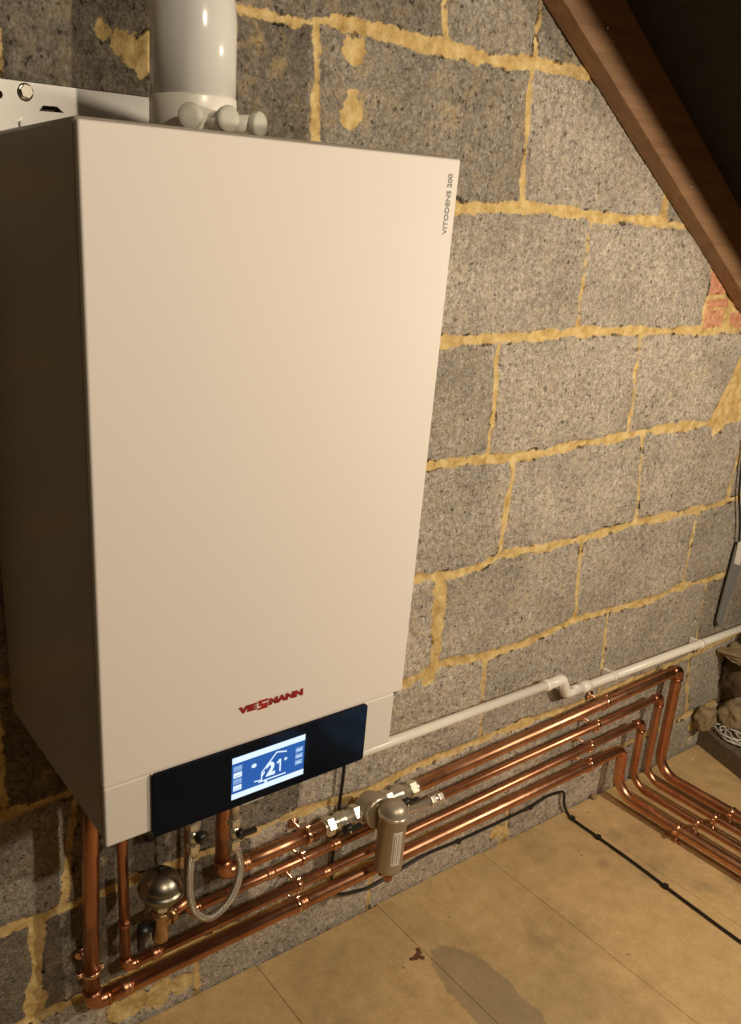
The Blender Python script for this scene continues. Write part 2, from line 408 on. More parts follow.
# cut the gable along the underside of the roof
cz = co[q[:, 0], 2]; cx = co[q[:, 0], 0]; keep = cz < 1.661-.614*(cx-.948)+.13; q = q[keep]
me.vertices.add(len(co)); me.vertices.foreach_set('co', co.ravel())
me.loops.add(q.size); me.loops.foreach_set('vertex_index', q.ravel().astype(np.int32))
me.polygons.add(len(q)); me.polygons.foreach_set('loop_start', (np.arange(len(q))*4).astype(np.int32)); me.polygons.foreach_set('loop_total', np.full(len(q), 4, np.int32))
me.update(calc_edges=True); me.validate()
me.polygons.foreach_set('use_smooth', np.ones(len(me.polygons), bool))
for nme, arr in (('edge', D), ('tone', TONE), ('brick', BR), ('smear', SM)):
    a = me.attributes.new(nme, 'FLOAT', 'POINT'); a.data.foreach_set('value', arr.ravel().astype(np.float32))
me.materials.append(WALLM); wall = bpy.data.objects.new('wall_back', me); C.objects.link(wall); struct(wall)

# ------------------------------------------------------------------ floor: chipboard sheets with open joints, edges towards the wall
fb = MB(); seams = [-1.2, -.55, F(282, 998).x, F(391, 919).x, F(574, 926).x, 1.47, 2.10, 3.05]
for a, b_ in zip(seams, seams[1:]):
    fb.box((a+.0005, -3.0, FZ-.02), (b_-.0005, -.004-.006*random.random(), FZ), .0006, seg=1)
struct(fb.build('floor', FLOORM))
# ------------------------------------------------------------------ roof
def roofz(x): return 1.661-.614*(x-.948)
cs, sn = math.cos(SL), math.sin(SL)
def rf(s_, d, y):   # s_ along the slope (downwards), d above the rafter underside
    return V((.948+s_*cs+d*sn, y, 1.661-s_*sn+d*cs))
rb = MB()
rb.prism([(-1.6, .10), (2.9, .10), (2.9, .125), (-1.6, .125)], .03, -3.0, lambda a, b, d: rf(a, b, d))
rb.prism([(-1.6, .10), (-1.6, .125), (-5.0, -2.4), (-5.0, -2.43)], .03, -3.0, lambda a, b, d: rf(a, b, d) if a > -2 else rf(-1.6, .1 if b > -2.41 else .125, d)+V((-2.4, 0, -1.6)))
struct(rb.build('ceiling', FELT))
t = thing('rafter', 'rough brown timber rafter running down the block gable wall in the upper right corner', 'rafter', rf(0, 0, -.02))
b = MB(); b.prism([(-1.5, 0), (2.85, 0), (2.85, .10), (-1.5, .10)], .0-.0025, -.040, lambda a, b_, d: rf(a, b_, d)); b.build('beam', RAFT, t, bevel=.0015)
for s_ in (.12, .52, .93):
    b = MB(); b.lathe([(.0028, 0), (.0028, .0015), (0, .002)], rf(s_, .035+.01*math.sin(s_*9), -.040), (0, -1, 0), 10); b.build('nail_head', SCREW, t)
t = thing('rafter', 'added unseen timber rafter, nearer to the viewer, shading the one on the wall', 'rafter', rf(0, 0, -.45))
b = MB(); b.prism([(-1.5, -.042), (2.4, -.042), (2.4, .10), (-1.5, .10)], -.44, -.485, lambda a, b_, d: rf(a, b_, d)); b.build('beam', RAFT, t, bevel=.0015)  # unseen beam added, its depth set to cast the shade edge
# orange insulation tuft at the roof corner
INS = simple('orange mineral wool', (.55, .26, .07), .9, 0, .5, 90)
b = MB(); c0 = CAM+ray(741, 4)*((1.52))
for i in range(150):
    p = c0+V((random.gauss(0, .012), random.gauss(0, .02), random.gauss(0, .022)))
    d1 = V((random.gauss(0, 1), random.gauss(0, 1), random.gauss(-.3, 1))).normalized()*.018; d2 = V((random.gauss(0, 1), random.gauss(0, 1), random.gauss(0, 1)))*.006
    b.sweep([p-d1, p+d2, p+d1], .0011, 4, False)
tag(b.build('insulation_tuft', INS), 'small tuft of orange insulation at the top right corner of the roof', 'insulation', kind='stuff')

# ------------------------------------------------------------------ boiler
BX0, BX1, BY, BZ0, BZS, BZ1 = .0022, .4440, -.363, .630, .7125, 1.3813
bo = thing('boiler', 'white wall hung boiler with black touch display panel on the block wall', 'boiler', (.22, -.18, BZ0))
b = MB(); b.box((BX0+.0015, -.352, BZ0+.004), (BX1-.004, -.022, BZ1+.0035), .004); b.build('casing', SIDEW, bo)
b = MB(); b.box((BX0, BY, BZS), (BX1+.003, -.353, BZ1), .0025, seg=3); fp = b.build('front_panel', WHITE, bo)
b = MB(); b.box((BX0+.001, BY+.0015, BZ0), (.4345, -.353, BZS-.0015), .0025, seg=3)
b.box((.19, BY+.003, .6175), (.386, -.30, BZ0+.002), .002); b.box((.188, BY+.004, .6125), (.228, -.31, .625), .005)
lp = b.build('lower_panel', WHITE2, bo)
b = MB()   # display glass with rounded right corners
def rrect(x0, x1, z0, z1, r, n=5):
    out = []
    for cx, cz, a0 in ((x1-r, z0+r, -PI/2), (x1-r, z1-r, 0), (x0+r, z1-r, PI/2), (x0+r, z0+r, PI)):
        for k in range(n+1): out.append((cx+r*math.cos(a0+k*PI/2/n), cz+r*math.sin(a0+k*PI/2/n)))
    return out
b.prism(rrect(.0615, .3835, .6225, .7105, .004), BY-.0022, BY+.004, lambda a, c, d: V((a, d, c)))
dp = b.build('display_panel', GLASSB, bo)
b = MB(); b.box((.060, BY-.0008, BZ0+.001), (.0617, BY+.003, .7105), 0); b.build('trim_strip', BLACKP, bo)
# text helper
def textmesh(mb, s, size, fn, bold=0.0, width=None, mi=0):
    cu = bpy.data.curves.new('t', 'FONT'); cu.body = s; cu.size = size; cu.offset = bold; cu.resolution_u = 3
    o = bpy.data.objects.new('t', cu); C.objects.link(o); bpy.context.view_layer.update()
    me = bpy.data.meshes.new_from_object(o.evaluated_get(bpy.context.evaluated_depsgraph_get()))
    xs_ = [v.co.x for v in me.vertices]; w = max(xs_)-min(xs_); k = (width/w) if width else 1
    vs = [mb.bm.verts.new(fn((v.co.x-min(xs_))*k, v.co.y)) for v in me.vertices]
    mb.mi = mi
    for p in me.polygons: mb.face([vs[i] for i in p.vertices], smooth=False)
    bpy.data.objects.remove(o); bpy.data.curves.remove(cu); return w*k
# screen
SY = BY-.0024
sx0, sx1, sz0, sz1 = .1695, .2800, .6355, .6970; sw, sh = sx1-sx0, sz1-sz0
b = MB()
def rect(x0, x1, z0, z1, mi, lay):
    b.mi = mi; y = SY-.00012*lay
    vs = [b.bm.verts.new((sx0+x0*sw, y, sz0+z0*sh)) for x0, z0 in ((x0, z0), (x1, z0), (x1, z1), (x0, z1))]; b.face(vs, smooth=False)
def poly(pts, mi, lay):
    b.mi = mi; b.face([b.bm.verts.new((sx0+x*sw, SY-.00012*lay, sz0+z*sh)) for x, z in pts], smooth=False)
b.mi = 0; b.box((sx0, SY-.0001, sz0), (sx1, SY+.0004, sz1))
rect(0, 1, .86, 1, 1, 2); rect(0, 1, 0, .135, 1, 2)
for j in range(4): rect(.02, .13, .20+j*.155, .20+j*.155+.125, 2 if j % 2 else 1, 3)
for j in range(4): rect(.035, .11, .235+j*.155, .245+j*.155, 0, 4)
for j in range(3): rect(.87, .975, .30+j*.155, .30+j*.155+.115, 2, 3); rect(.885, .955, .34+j*.155, .36+j*.155, 1, 4)
def seg(p, q_, w, mi=1, lay=4):
    p, q_ = V(p+(0,)), V(q_+(0,)); d = (q_-p); d.x *= sw/sh; d.normalize(); n = V((-d.y*sh/sw, d.x, 0))*w
    poly([(p-n).xy, (q_-n).xy, (q_+n).xy, (p+n).xy], mi, lay)
seg((.40, .42), (.60, .80), .016); seg((.60, .80), (.74, .74), .016); seg((.40, .42), (.40, .22), .014); seg((.30, .26), (.40, .24), .014)
seg((.36, .205), (.74, .205), .016); seg((.40, .33), (.44, .42), .02)
poly([(.29+.035*math.cos(a*PI/6), .66+.05*math.sin(a*PI/6)) for a in range(12)], 1, 5)
poly([(.46+.02*math.cos(a*PI/6), .165+.03*math.sin(a*PI/6)) for a in range(12)], 1, 5)
textmesh(b, '2', .026, lambda x, y: V((sx0+.46*sw+x, SY-.0006, sz0+.30*sh+y)), .0013, None, 1); seg((.655, .30), (.655, .60), .018, 1, 5); seg((.612, .52), (.655, .59), .026, 1, 5)
poly([(.73+.022*math.cos(a*PI/6), .56+.036*math.sin(a*PI/6)) for a in range(12)], 1, 5)
poly([(.73+.008*math.cos(a*PI/6), .56+.012*math.sin(a*PI/6)) for a in range(12)], 0, 6)
scr = b.build('screen', [SCR_B, SCR_W, SCR_M], dp); scr.matrix_parent_inverse = Matrix.Identity(4); scr['label'] = 'lit blue and white touch screen'
# red maker's lettering
b = MB(); ly = BY-.0006; lx0, lx1 = .1775, .2735
def put(s, x, w): textmesh(b, s, .0118, lambda a, c: V((x+a, ly, .7568+c)), .0009, w)
put('VIE', lx0, .0265); put('MANN', lx0+.0440, lx1-lx0-.0440)
xm = lx0+.0280; b.mi = 1
for x0, x1, z0, z1 in ((0, .0145, .7540, .7568), (.0015, .0145, .7590, .7615), (.0, .0145, .7637, .7667), (.0100, .0145, .7568, .7590), (.0015, .0060, .7615, .7637), (.0055, .0100, .7568, .7590)):
    b.prism([(xm+x0, z0), (xm+x1, z0), (xm+x1, z1), (xm+x0, z1)], ly-.0001, BY-.0001, lambda a, c, d: V((a, d, c)))
b.build('lettering', [RED, RED2], fp).matrix_parent_inverse = Matrix.Identity(4)
b = MB(); textmesh(b, 'VITODENS 200', .0088, lambda a, c: V((.4365-c, BY-.0004, 1.3035+a)), .0002, .0625)
tl = b.build('lettering', GREYT, fp); tl.matrix_parent_inverse = Matrix.Identity(4); tl['label'] = 'small grey vertical lettering'
# parenting fix: sub-parts keep world position
bpy.context.view_layer.update()
for o in (scr, *[c for c in fp.children]):
    o.matrix_parent_inverse = o.parent.matrix_world.inverted()
# black siphon and pipe stubs under the casing
b = MB(); b.sweep(fillet([(.185, -.07, .62), (.185, -.07, .52), (.185, -.07, .40), (.20, -.07, .37)], .02), .022, 18)
b.lathe([(.027, 0), (.027, .02)], (.185, -.07, .50), (0, 0, 1)); b.build('siphon', BLACKP, bo)

# ------------------------------------------------------------------ flue
fl = thing('flue_pipe', 'thick white flue pipe rising from the top of the boiler', 'pipe', (.204, -.2, 1.383))
fc = V((.2005, -.200, 0)); R1 = .0460
b = MB(); b.sweep(fillet([fc+V((0, 0, 1.424)), fc+V((0, 0, 1.552)), fc+V((.0, .186, 1.60))], .105, 18), R1, 48); b.build('tube', FLUEW, fl)
b = MB(); b.lathe([(R1-.0035, 0), (R1+.001, .001), (R1+.001, .043), (R1+.0005, .0445), (R1-.002, .0445)], fc+V((0, 0, 1.384)), (0, 0, 1), 48)
ck = b.build('collar', PVC, fl)
cv = V((CAM.x-fc.x, CAM.y-fc.y, 0)).normalized(); rv = V((-cv.y, cv.x, 0))
for an, rho in ((-2, .074), (29, .074), (68, .076)):
    a = math.radians(an); dr = cv*math.cos(a)+rv*math.sin(a); p = fc+dr*rho+V((0, 0, 1.4045)); base = fc+dr*.040+V((0, 0, 1.4045)); ax = (dr+cv*.25*(an/40)+V((0, 0, .04))).normalized()
    b = MB(); b.sweep([base-ax*.004, p-ax*.006], .0095, 20)
    pt = b.build('test_port', PVC, fl)
    b = MB(); b.lathe([(.0118, 0), (.0126, .002), (.0126, .0065), (.0116, .008), (.006, .0082), (0, .0086)], p-ax*.006, ax, 28)
    c = b.build('cap', CAPG, pt)
# ------------------------------------------------------------------ mounting bracket
br = thing('mounting_bracket', 'galvanised steel mounting rail screwed to the wall behind the boiler top', 'bracket', (.06, -.01, 1.38))
b = MB(); BYF = -.010
def brz(x): return 1.4495
# plate with slot holes cut in (built from strips round the holes)
poly_o = [(-.16, 1.395), (.30, 1.395), (.30, brz(.3)), (-.16, brz(0))]
t_ = bmesh.new()
def loop(pts, y): return [t_.verts.new((x, y, z)) for x, z in pts]
outer = loop(poly_o, BYF); es = [t_.edges.new((outer[i], outer[(i+1) % 4])) for i in range(4)]
hp_ = loop([(W(u, v, BYF).x, W(u, v, BYF).z) for u, v in ((39, 111), (43, 105.5), (57, 106.5), (64, 113))], BYF); es += [t_.edges.new((hp_[i], hp_[(i+1) % 4])) for i in range(4)]
for cx, cz, hw in ((.046, 1.4335, .009), (-.04, 1.4335, .009), (.155, 1.4120, .006)):
    pts = [(cx+s*(hw-.004)+.0045*math.cos(a), cz+.0045*math.sin(a)) for s, rg in ((1, range(-3, 4)), (-1, range(3, 10))) for a in [k*PI/6 for k in rg]]
    h_ = loop(pts, BYF); es += [t_.edges.new((h_[i], h_[(i+1) % len(h_)])) for i in range(len(h_))]
bmesh.ops.triangle_fill(t_, use_beauty=True, edges=es)
fs = list(t_.faces); ex = bmesh.ops.extrude_face_region(t_, geom=fs)
for g_ in ex['geom']:
    if isinstance(g_, bmesh.types.BMVert): g_.co.y += .003
b.merge(t_); b.box((-.16, BYF+.001, 1.4470), (.30, -.002, 1.4495)); b.build('rail', GALV, br)
b = MB(); p = W(25, 92, BYF)
b.lathe([(.0095, 0), (.0095, .0018), (.0066, .002)], p, (0, -1, 0), 24); b.hexnut(p+V((0, -.0018, 0)), (0, -1, 0), .0078, .006); b.build('bolt', SCREW, br)
b = MB(); q = [W(42, 118, -.03), W(42, 105.5, -.03), W(57, 107, -.03), W(65, 115, -.03)]
x0, x1 = .118, .158
b.prism([(.100, 1.385), (.100, 1.4085), (.132, 1.4085), (.132, 1.385)], BYF, -.024, lambda a, c, d: V((a, d, c)))
b.prism([(.072, 1.385), (.072, 1.4075), (.078, 1.4125), (.099, 1.4125), (.099, 1.385)], BYF, -.016, lambda a, c, d: V((a, d, c))); b.build('hanging_hook', GALV, br)

# ------------------------------------------------------------------ copper pipes
PY_ = -.05
def ring_clip(parent, c, axis, r, back, small=False):
    """munsen ring: band, two lugs with screws, rod and base plate. axis = pipe direction, back = towards the wall/floor"""
    axis = V(axis).normalized(); back = V(back).normalized(); side = axis.cross(back).normalized(); c = V(c)
    b = MB(); n = 20
    pr = [(r+.0012, -.0045), (r+.0030, -.0045), (r+.0034, 0), (r+.0030, .0045), (r+.0012, .0045)]
    b.lathe(pr, c, axis, n)
    for s in (1, -1):
        o = c+side*s*(r+.0052)
        M = Matrix((side*s, axis, back)).transposed().to_4x4(); M.translation = o
        b.box((-.0035, -.0045, -.0035), (.0045, .0045, .0035), .0006, M=M, seg=1)
        b.lathe([(.0024, -.0055), (.0024, .0055)], o+side*s*.001, back, 8)
    b.sweep([c+back*(r+.002), c+back*(r+.011)], .0035, 10)
    o = b.build('pipe_clip', BRONZE, parent)
    gap = parent_gap(c, back)-(.006 if abs(back.y) > .5 else .0)
    b = MB(); b.lathe([(.0032, 0), (.0032, max(.001, gap-r-.010-.002)), (.011, gap-r-.0125), (.012, gap-r-.010)], c+back*(r+.010), back, 16)
    bp = b.build('clip_base', BRONZE, o)
    return o
def parent_gap(c, back): return -c.y if abs(back.y) > .5 else c.z-FZ
def coupling(parent, c, axis, r, ln=.018, mat=None, name='coupling'):
    axis = V(axis).normalized()
    b = MB(); b.lathe([(r, -ln/2-.0005), (r+.0012, -ln/2), (r+.0012, -ln/2+.003), (r+.0022, -ln/2+.004), (r+.0022, -ln/2+.0065), (r+.0012, -ln/2+.008),
                       (r+.0012, ln/2-.008), (r+.0022, ln/2-.0065), (r+.0022, ln/2-.004), (r+.0012, ln/2-.003), (r+.0012, ln/2), (r, ln/2+.0005)], V(c), axis, 20)
    return b.build(name, mat or COPPER_OLD, parent)
def elbow(parent, p, a, b_, r, rad):
    """soldered elbow at corner p joining the directions a and b_"""
    p = V(p); a = V(a).normalized(); b_ = V(b_).normalized()
    pts = fillet([p+a*rad*1.9, p, p+b_*rad*1.9], rad, 8); m = MB(); m.sweep(pts, r+.0013, 20)
    for d in (a, b_):
        m.lathe([(r+.0013, 0), (r+.0026, .001), (r+.0026, .0045), (r+.0013, .0055)], p+d*(rad*1.9-.008), d, 20)
    return m.build('elbow', COPPER_OLD, parent)
X = V((1, 0, 0)); Zv = V((0, 0, 1)); Yv = V((0, 1, 0))
# heights along x for the four wall runs and x of the drops
runs = {
 1: dict(r=.0140, z=lambda x: .197+(x-.352)*.0265, x0=.352, xd=1.787, riser=.352, end=.222, label='topmost of the four long copper pipes, thick, with valves and a filter in it'),
 2: dict(r=.0095, z=lambda x: .143+(x-.275)*.018, x0=.279, xd=1.728, riser=.283, end=.831, label='second copper pipe from the top, thin, rising beside the steel dome'),
 3: dict(r=.0095, z=lambda x: .078+(x-.157)*.021, x0=.157, xd=1.665, riser=.157, end=.846, label='third copper pipe from the top, thin, with its riser left of the steel dome'),
 4: dict(r=.0140, z=lambda x: .030+(x-.088)*.011, x0=.092, xd=1.600, riser=.092, end=.86, label='lowest of the four long copper pipes, thick, its riser farthest left')}
flo = {1: 1.803, 2: 1.742, 3: 1.680, 4: 1.612}
clipx_r = {1: 1.468, 2: 1.453, 3: 1.445, 4: 1.455}; clipx_l = {1: .544, 2: .536, 3: .530, 4: .530}
FH = .036
def pipe(k):
    d = runs[k]; r = d['r']; z = d['z']; xd = d['xd']; xr = d['riser']; xf = flo[k]
    yr = PY_
    t = thing('copper_pipe', d['label'], 'pipe', (xr, yr, z(xr)-.015), 'copper pipes along the wall')
    corner = V((xr, yr, z(xr))); topc = V((xd, PY_, z(xd))); fcn = V((xf, PY_-.002, FZ+FH)); end = V((xf, -1.5, FZ+FH))
    rad = .022 if r > .012 else .016
    # riser
    m = MB(); m.sweep([(xr+(.018 if k == 4 else 0), yr, BZ0+.0035), (xr+(.010 if k == 4 else 0), yr, .35), corner+Zv*rad], r, 22)
    m.build('riser', COPPER_OLD, t)
    elbow(t, corner, Zv, X, r, rad*.8)
    # wall run
    def wallrun(xa, xb): return [V((xa, yr, z(xa))), V((xb, yr, z(xb)))]
    gaps = {1: [(xr+rad, .588), (.825, None)], 2: [(xr+rad, .715), (.905, None)], 3: [(xr+rad, None)], 4: [(xr+rad, None)]}[k]
    for xa, xb in gaps:
        if xb: m = MB(); m.sweep(wallrun(xa, xb), r, 22); m.build('tube', COPPER, t)
        else:
            lower_rad = .060 if r > .012 else .052; top_rad = .034 if k == 4 else .020
            pts = fillet([V((xa, yr, z(xa))), topc, fcn, end], [top_rad, lower_rad], 12)
            m = MB(); m.sweep(pts, r, 22); m.build('tube', COPPER, t)
            if k != 4: elbow(t, topc, -X, (fcn-topc), r, .018)
    # clips
    for xc in (clipx_l[k], clipx_r[k]): ring_clip(t, (xc, yr, z(xc)), X, r, Yv)
    ring_clip(t, (xf, -.256+(.012*(k-2.5)), FZ+FH), Yv, r, -Zv)
    ring_clip(t, (xf, -.95, FZ+FH), Yv, r, -Zv)
    return t
P1, P2, P3, P4 = [pipe(k) for k in (1, 2, 3, 4)]
ring_clip(P4, (.092, PY_, .105), Zv, .0140, Yv)
coupling(P3, (.157, PY_, .178), Zv, .0095, .014)
for t, x, k in ((P2, .62, 2), (P2, .46, 2), (P3, .60, 3), (P4, .545, 4), (P4, .155, 4), (P3, .215, 3), (P1, .40, 1)):
    d = runs[k]; coupling(t, (x, PY_, d['z'](x)), X, d['r'], .020, COPPER)
# chrome inline tube with compression nuts on the second pipe
zz = runs[2]['z']
b = MB(); b.sweep([V((.70, PY_, zz(.70))), V((.885, PY_, zz(.885)))], .0085, 18); b.build('sleeve', NICKEL, P2)['label'] = 'silver coloured inline section'
b = MB()
for x in (.878, .900): b.hexnut((x, PY_, zz(x)), X, .0135, .012)
b.lathe([(.0115, 0), (.0115, .014)], (.888, PY_, zz(.888)), X, 18); b.build('compression_fitting', NICKEL, P2)

# ------------------------------------------------------------------ valves and filter on the first pipe
z1 = runs[1]['z']
def valve(x, label):
    t = thing('isolation_valve', label, 'valve', (x, PY_, z1(x)-.02), 'isolation valves either side of the filter')
    def at(dx): return V((x+dx, PY_, z1(x+dx)))
    b = MB(); b.lathe([(.0125, -.030), (.0150, -.026), (.0150, -.012), (.0185, -.009), (.0185, .009), (.0150, .012), (.0150, .026), (.0125, .030)], at(0), X, 26)
    b.lathe([(.008, 0), (.008, .018)], at(0), (0, -1, -.25), 14); b.build('body', NICKEL, t)
    for s in (-1, 1):
        b = MB(); b.hexnut(at(.024 if s > 0 else -.042), X, .0205, .018); b.lathe([(.0155, 0), (.0155, .006)], at(.042 if s > 0 else -.048), X, 20); b.build('nut', NICKEL, t)
    o = at(0)+V((0, -.018, -.006))
    b = MB(); b.lathe([(.012, 0), (.013, .002), (.013, .010), (.010, .012)], o, (0, -1, -.25), 16)
    b.box((-.006, -.013, -.005), (.030, -.004, .005), .002, M=Matrix.Translation(o)); b.build('handle', BLACKP, t)
    b = MB(); b.lathe([(.0035, 0), (.003, .002)], o+V((0, -.0125, -.003)), (0, -1, -.25), 10); b.build('screw', SCREW, t)
valve(.630, 'nickel isolation valve with black lever left of the filter canister')
valve(.783, 'nickel isolation valve with black lever right of the filter canister')
fx = .707
ft = thing('inline_filter', 'champagne coloured metal filter canister hanging on the top copper pipe', 'filter', (fx, -.11, .07))
b = MB(); b.lathe([(.020, -.031), (.024, -.027), (.024, .027), (.020, .031)], (fx, PY_, z1(fx)), X, 30)
b.lathe([(.029, .0), (.031, .004), (.031, .040), (.028, .044)], (fx-.004, PY_+.012, z1(fx)+.002), (0, -1, .12), 36)
b.build('head', CHAMP, ft)
b = MB(); b.lathe([(.0325, 0), (.034, .002), (.034, .006), (.0325, .008)], (fx-.004, PY_-.026, z1(fx)+.006), (0, -1, .12), 36); b.build('union_ring', NICKEL, ft)
cxy = V((.711, -.112, 0))
b = MB(); b.lathe([(.006, .086), (.020, .089), (.0275, .097), (.0285, .104), (.0285, .222), (.0300, .224), (.0300, .232), (.0285, .234), (.027, .243), (.021, .252), (.010, .257), (0, .258)], cxy, Zv, 40); b.build('canister', CHAMP, ft)
b = MB(); b.lathe([(.0293, .2395), (.0312, .2405), (.0312, .2455), (.0285, .2465)], cxy-V((0, 0, .012)), Zv, 40); b.build('clamp_ring', NICKEL, ft)
b = MB(); b.sweep([cxy+V((.004, 0, .092)), cxy+V((.004, 0, .074))], .0085, 16); b.hexnut(cxy+V((.004, 0, .064)), Zv, .0105, .012); b.sweep([cxy+V((.004, 0, .066)), cxy+V((.004, 0, .058))], .006, 12)
b.sweep([cxy+V((.004, 0, .078)), cxy+V((-.014, .006, .082))], .006, 12); b.build('drain_valve', COPPER_OLD, ft)
b = MB(); a0 = math.atan2(CAM.y-cxy.y, CAM.x-cxy.x)+.45   # wrapped label on the side facing the room
n = 12; rr = .0288
for z0_, z1_, a_, b_2, mi, off in [(.122, .205, a0-.28, a0+.42, 0, 0)]+[(.128+.0015*0, .199, a0-.20+.16*k, a0-.20+.16*k+(.035 if k % 2 else .06), 1, .0002) for k in range(4)]:
    b.mi = mi; g = []
    for k in range(n+1):
        a = a_+(b_2-a_)*k/n; g.append([b.bm.verts.new((cxy.x+(rr+off)*math.cos(a), cxy.y+(rr+off)*math.sin(a), zq)) for zq in (z0_, z1_)])
    for p, q in zip(g, g[1:]): b.face([p[0], q[0], q[1], p[1]])
fl_ = b.build('label', [LABELW, simple('label print', (.28, .25, .2), .6)], ft); fl_['label'] = 'pale printed label'

# ------------------------------------------------------------------ steel dome vessel on a brass tee
dv = thing('shock_arrestor', 'small round satin steel pressure dome on a brass tee below the boiler', 'pressure vessel', (.208, -.08, .14))
dc = V((.2105, -.084, .262)); R_ = .036
pr = [(0, -.034), (.012, -.034), (.020, -.032), (.030, -.024), (R_, -.012), (R_, -.009), (R_+.0035, -.008), (R_+.0038, -.005), (R_+.0035, -.002), (R_, -.001)]
pr += [(R_*math.cos(a*PI/20), .030*math.sin(a*PI/20)+0.0) for a in range(1, 10)]+[(0, .030)]
b = MB(); b.lathe(pr, dc, Zv, 40); b.build('dome', STEEL, dv)
b = MB(); b.lathe([(.006, .028), (.006, .036), (.0045, .040), (0, .041)], dc, Zv, 16); b.build('valve_cap', BLACKP, dv)
b = MB(); b.hexnut(dc-Zv*.050, Zv, .0145, .012); b.lathe([(.010, 0), (.010, .022)], dc-Zv*.058, Zv, 20)
for k in range(3): b.lathe([(.012, 0), (.012, .002)], dc-Zv*(.038-.004*k), Zv, 18)
b.build('neck', NICKEL, dv)
tc = V((.2095, -.082, .178))
b = MB(); b.lathe([(.0135, -.034), (.0150, -.030), (.0150, -.018), (.0125, -.014), (.0125, .014), (.0150, .018), (.0150, .028)], tc, Zv, 24)
b.sweep([tc, tc+V((.022, .006, .004))], .0125, 20); b.lathe([(.016, 0), (.016, .010)], tc+V((.018, .005, .003)), (.9, .2, .1), 20); b.build('tee', BRASS, dv)
b = MB(); b.sweep([tc+V((.020, .006, .004)), V((.272, PY_-.010, .178)), V((.283, PY_, .178))], .0095, 18); b.build('branch_tube', COPPER, dv)
b = MB(); b.lathe([(.008, 0), (.008, .012), (.014, .013), (.014, .024), (.010, .028)], tc+V((-.010, .004, -.004)), (-1, .15, -.25), 14)
b.box((-.006, -.012, -.034), (.006, .0, .004), .002, M=Matrix.Translation(tc+V((-.034, .012, -.012)))); b.build('drain_tap', BLACKP, dv)

# ------------------------------------------------------------------ braided filling hose
def mat_braid():
    m, nt, b = newmat('steel braid'); uv = nt.nodes.new('ShaderNodeUVMap').outputs[0]
    sp = nt.nodes.new('ShaderNodeSeparateXYZ'); L(nt, uv, sp.inputs[0])
    def w(sg):
        a = math_(nt, 'ADD', math_(nt, 'MULTIPLY', sp.outputs[0], 8*2*PI*sg), math_(nt, 'MULTIPLY', sp.outputs[1], 1900))
        return math_(nt, 'SINE', a)
    h = math_(nt, 'MAXIMUM', w(1), w(-1))
    c = ramp(nt, h, [(0, (.20, .17, .13)), (.6, (.55, .50, .42)), (1, (.85, .80, .70))])
    L(nt, c, b.inputs['Base Color']); b.inputs['Metallic'].default_value = .85; b.inputs['Roughness'].default_value = .35
    bump(nt, b, h, .0006); return m
BRAID = mat_braid()
HY = -.12
hp = [W(193, 845, HY), W(190.5, 863, HY), W(189.5, 882, HY), W(190.5, 900, HY), W(196, 913, HY), W(208, 918, HY), W(222, 909, HY), W(234, 892, HY), W(240, 871, HY), W(238, 855, HY), W(234, 840, HY)]
ho = thing('braided_hose', 'steel braided filling hose hanging in a loop under the boiler', 'hose', (hp[5].x, HY, hp[5].z-.01))
b = MB(); b.sweep(spline(hp, 8), .0068, 20); b.build('hose', BRAID, ho)
pa, pb = hp[0], hp[-1]
for nm, p in (('a', pa), ('b', pb)):
    b = MB(); b.hexnut(p-Zv*.012, Zv, .0115, .016); b.lathe([(.0085, 0), (.0085, .02)], p-Zv*.022, Zv, 16)
    b.sweep([p+Zv*.002, p+Zv*.030], .0085, 16); b.hexnut(p+Zv*.034, Zv, .0125, .012); b.build('end_fitting', NICKEL, ho)
    b = MB(); b.sweep(fillet([p+Zv*.044, p+Zv*.085, V((p.x, -.09, p.z+.12)), V((p.x, -.085, BZ0+.004))], .012), .0085, 16); b.build('inlet_tube', NICKEL, ho)
b = MB(); o = pa+Zv*.022+V((.004, -.008, 0)); b.lathe([(.009, 0), (.011, .003), (.011, .012), (.007, .015)], o, (.5, -1, 0), 14); b.box((-.004, -.010, -.006), (.016, 0, .006), .002, M=Matrix.Translation(o)); b.build('tap_handle', BLACKP, ho)
b = MB(); o = pb+Zv*.020+V((.004, -.008, 0)); b.lathe([(.008, 0), (.009, .003), (.009, .010)], o, (.3, -1, 0), 14); b.box((-.004, -.012, -.004), (.030, -.004, .005), .0015, M=Matrix.Translation(o)); b.build('tap_handle', BLACKP, ho)

# ------------------------------------------------------------------ white condensate pipe
CY = -.032
cp = thing('waste_pipe', 'white plastic condensate pipe running right from the boiler with an offset', 'pipe', W(500, 705, CY))
pa_ = W(345, 757, CY); p1_ = W(549, 685, CY); p1_.z += .002; p2_ = W(578, 689, CY); e_ = W(741, 628.5, CY); e2 = e_+(e_-p2_)*.6
b = MB(); b.sweep([V((.30, CY, pa_.z)), p1_], .0108, 22); b.build('tube', PVC, cp)
b = MB(); b.sweep([p2_, e2], .0108, 22); b.build('tube', PVC, cp)
q1 = V((W(561, 684, CY).x, CY, p1_.z)); q2 = V((W(566, 693, CY).x, CY, p2_.z+.001))
b = MB(); b.sweep(fillet([p1_-X*.012, q1, q2, p2_+X*.010], [.010, .010], 8), .0130, 24)
b.lathe([(.0118, 0), (.0148, .001), (.0148, .016), (.013, .018)], p1_-X*.020, X, 24); b.build('offset_fitting', PVC, cp)
b = MB(); b.lathe([(.0118, 0), (.0143, .001), (.0143, .030), (.0118, .031)], p2_+(e_-p2_).normalized()*.010, e_-p2_, 24); b.build('coupling', PVC, cp)
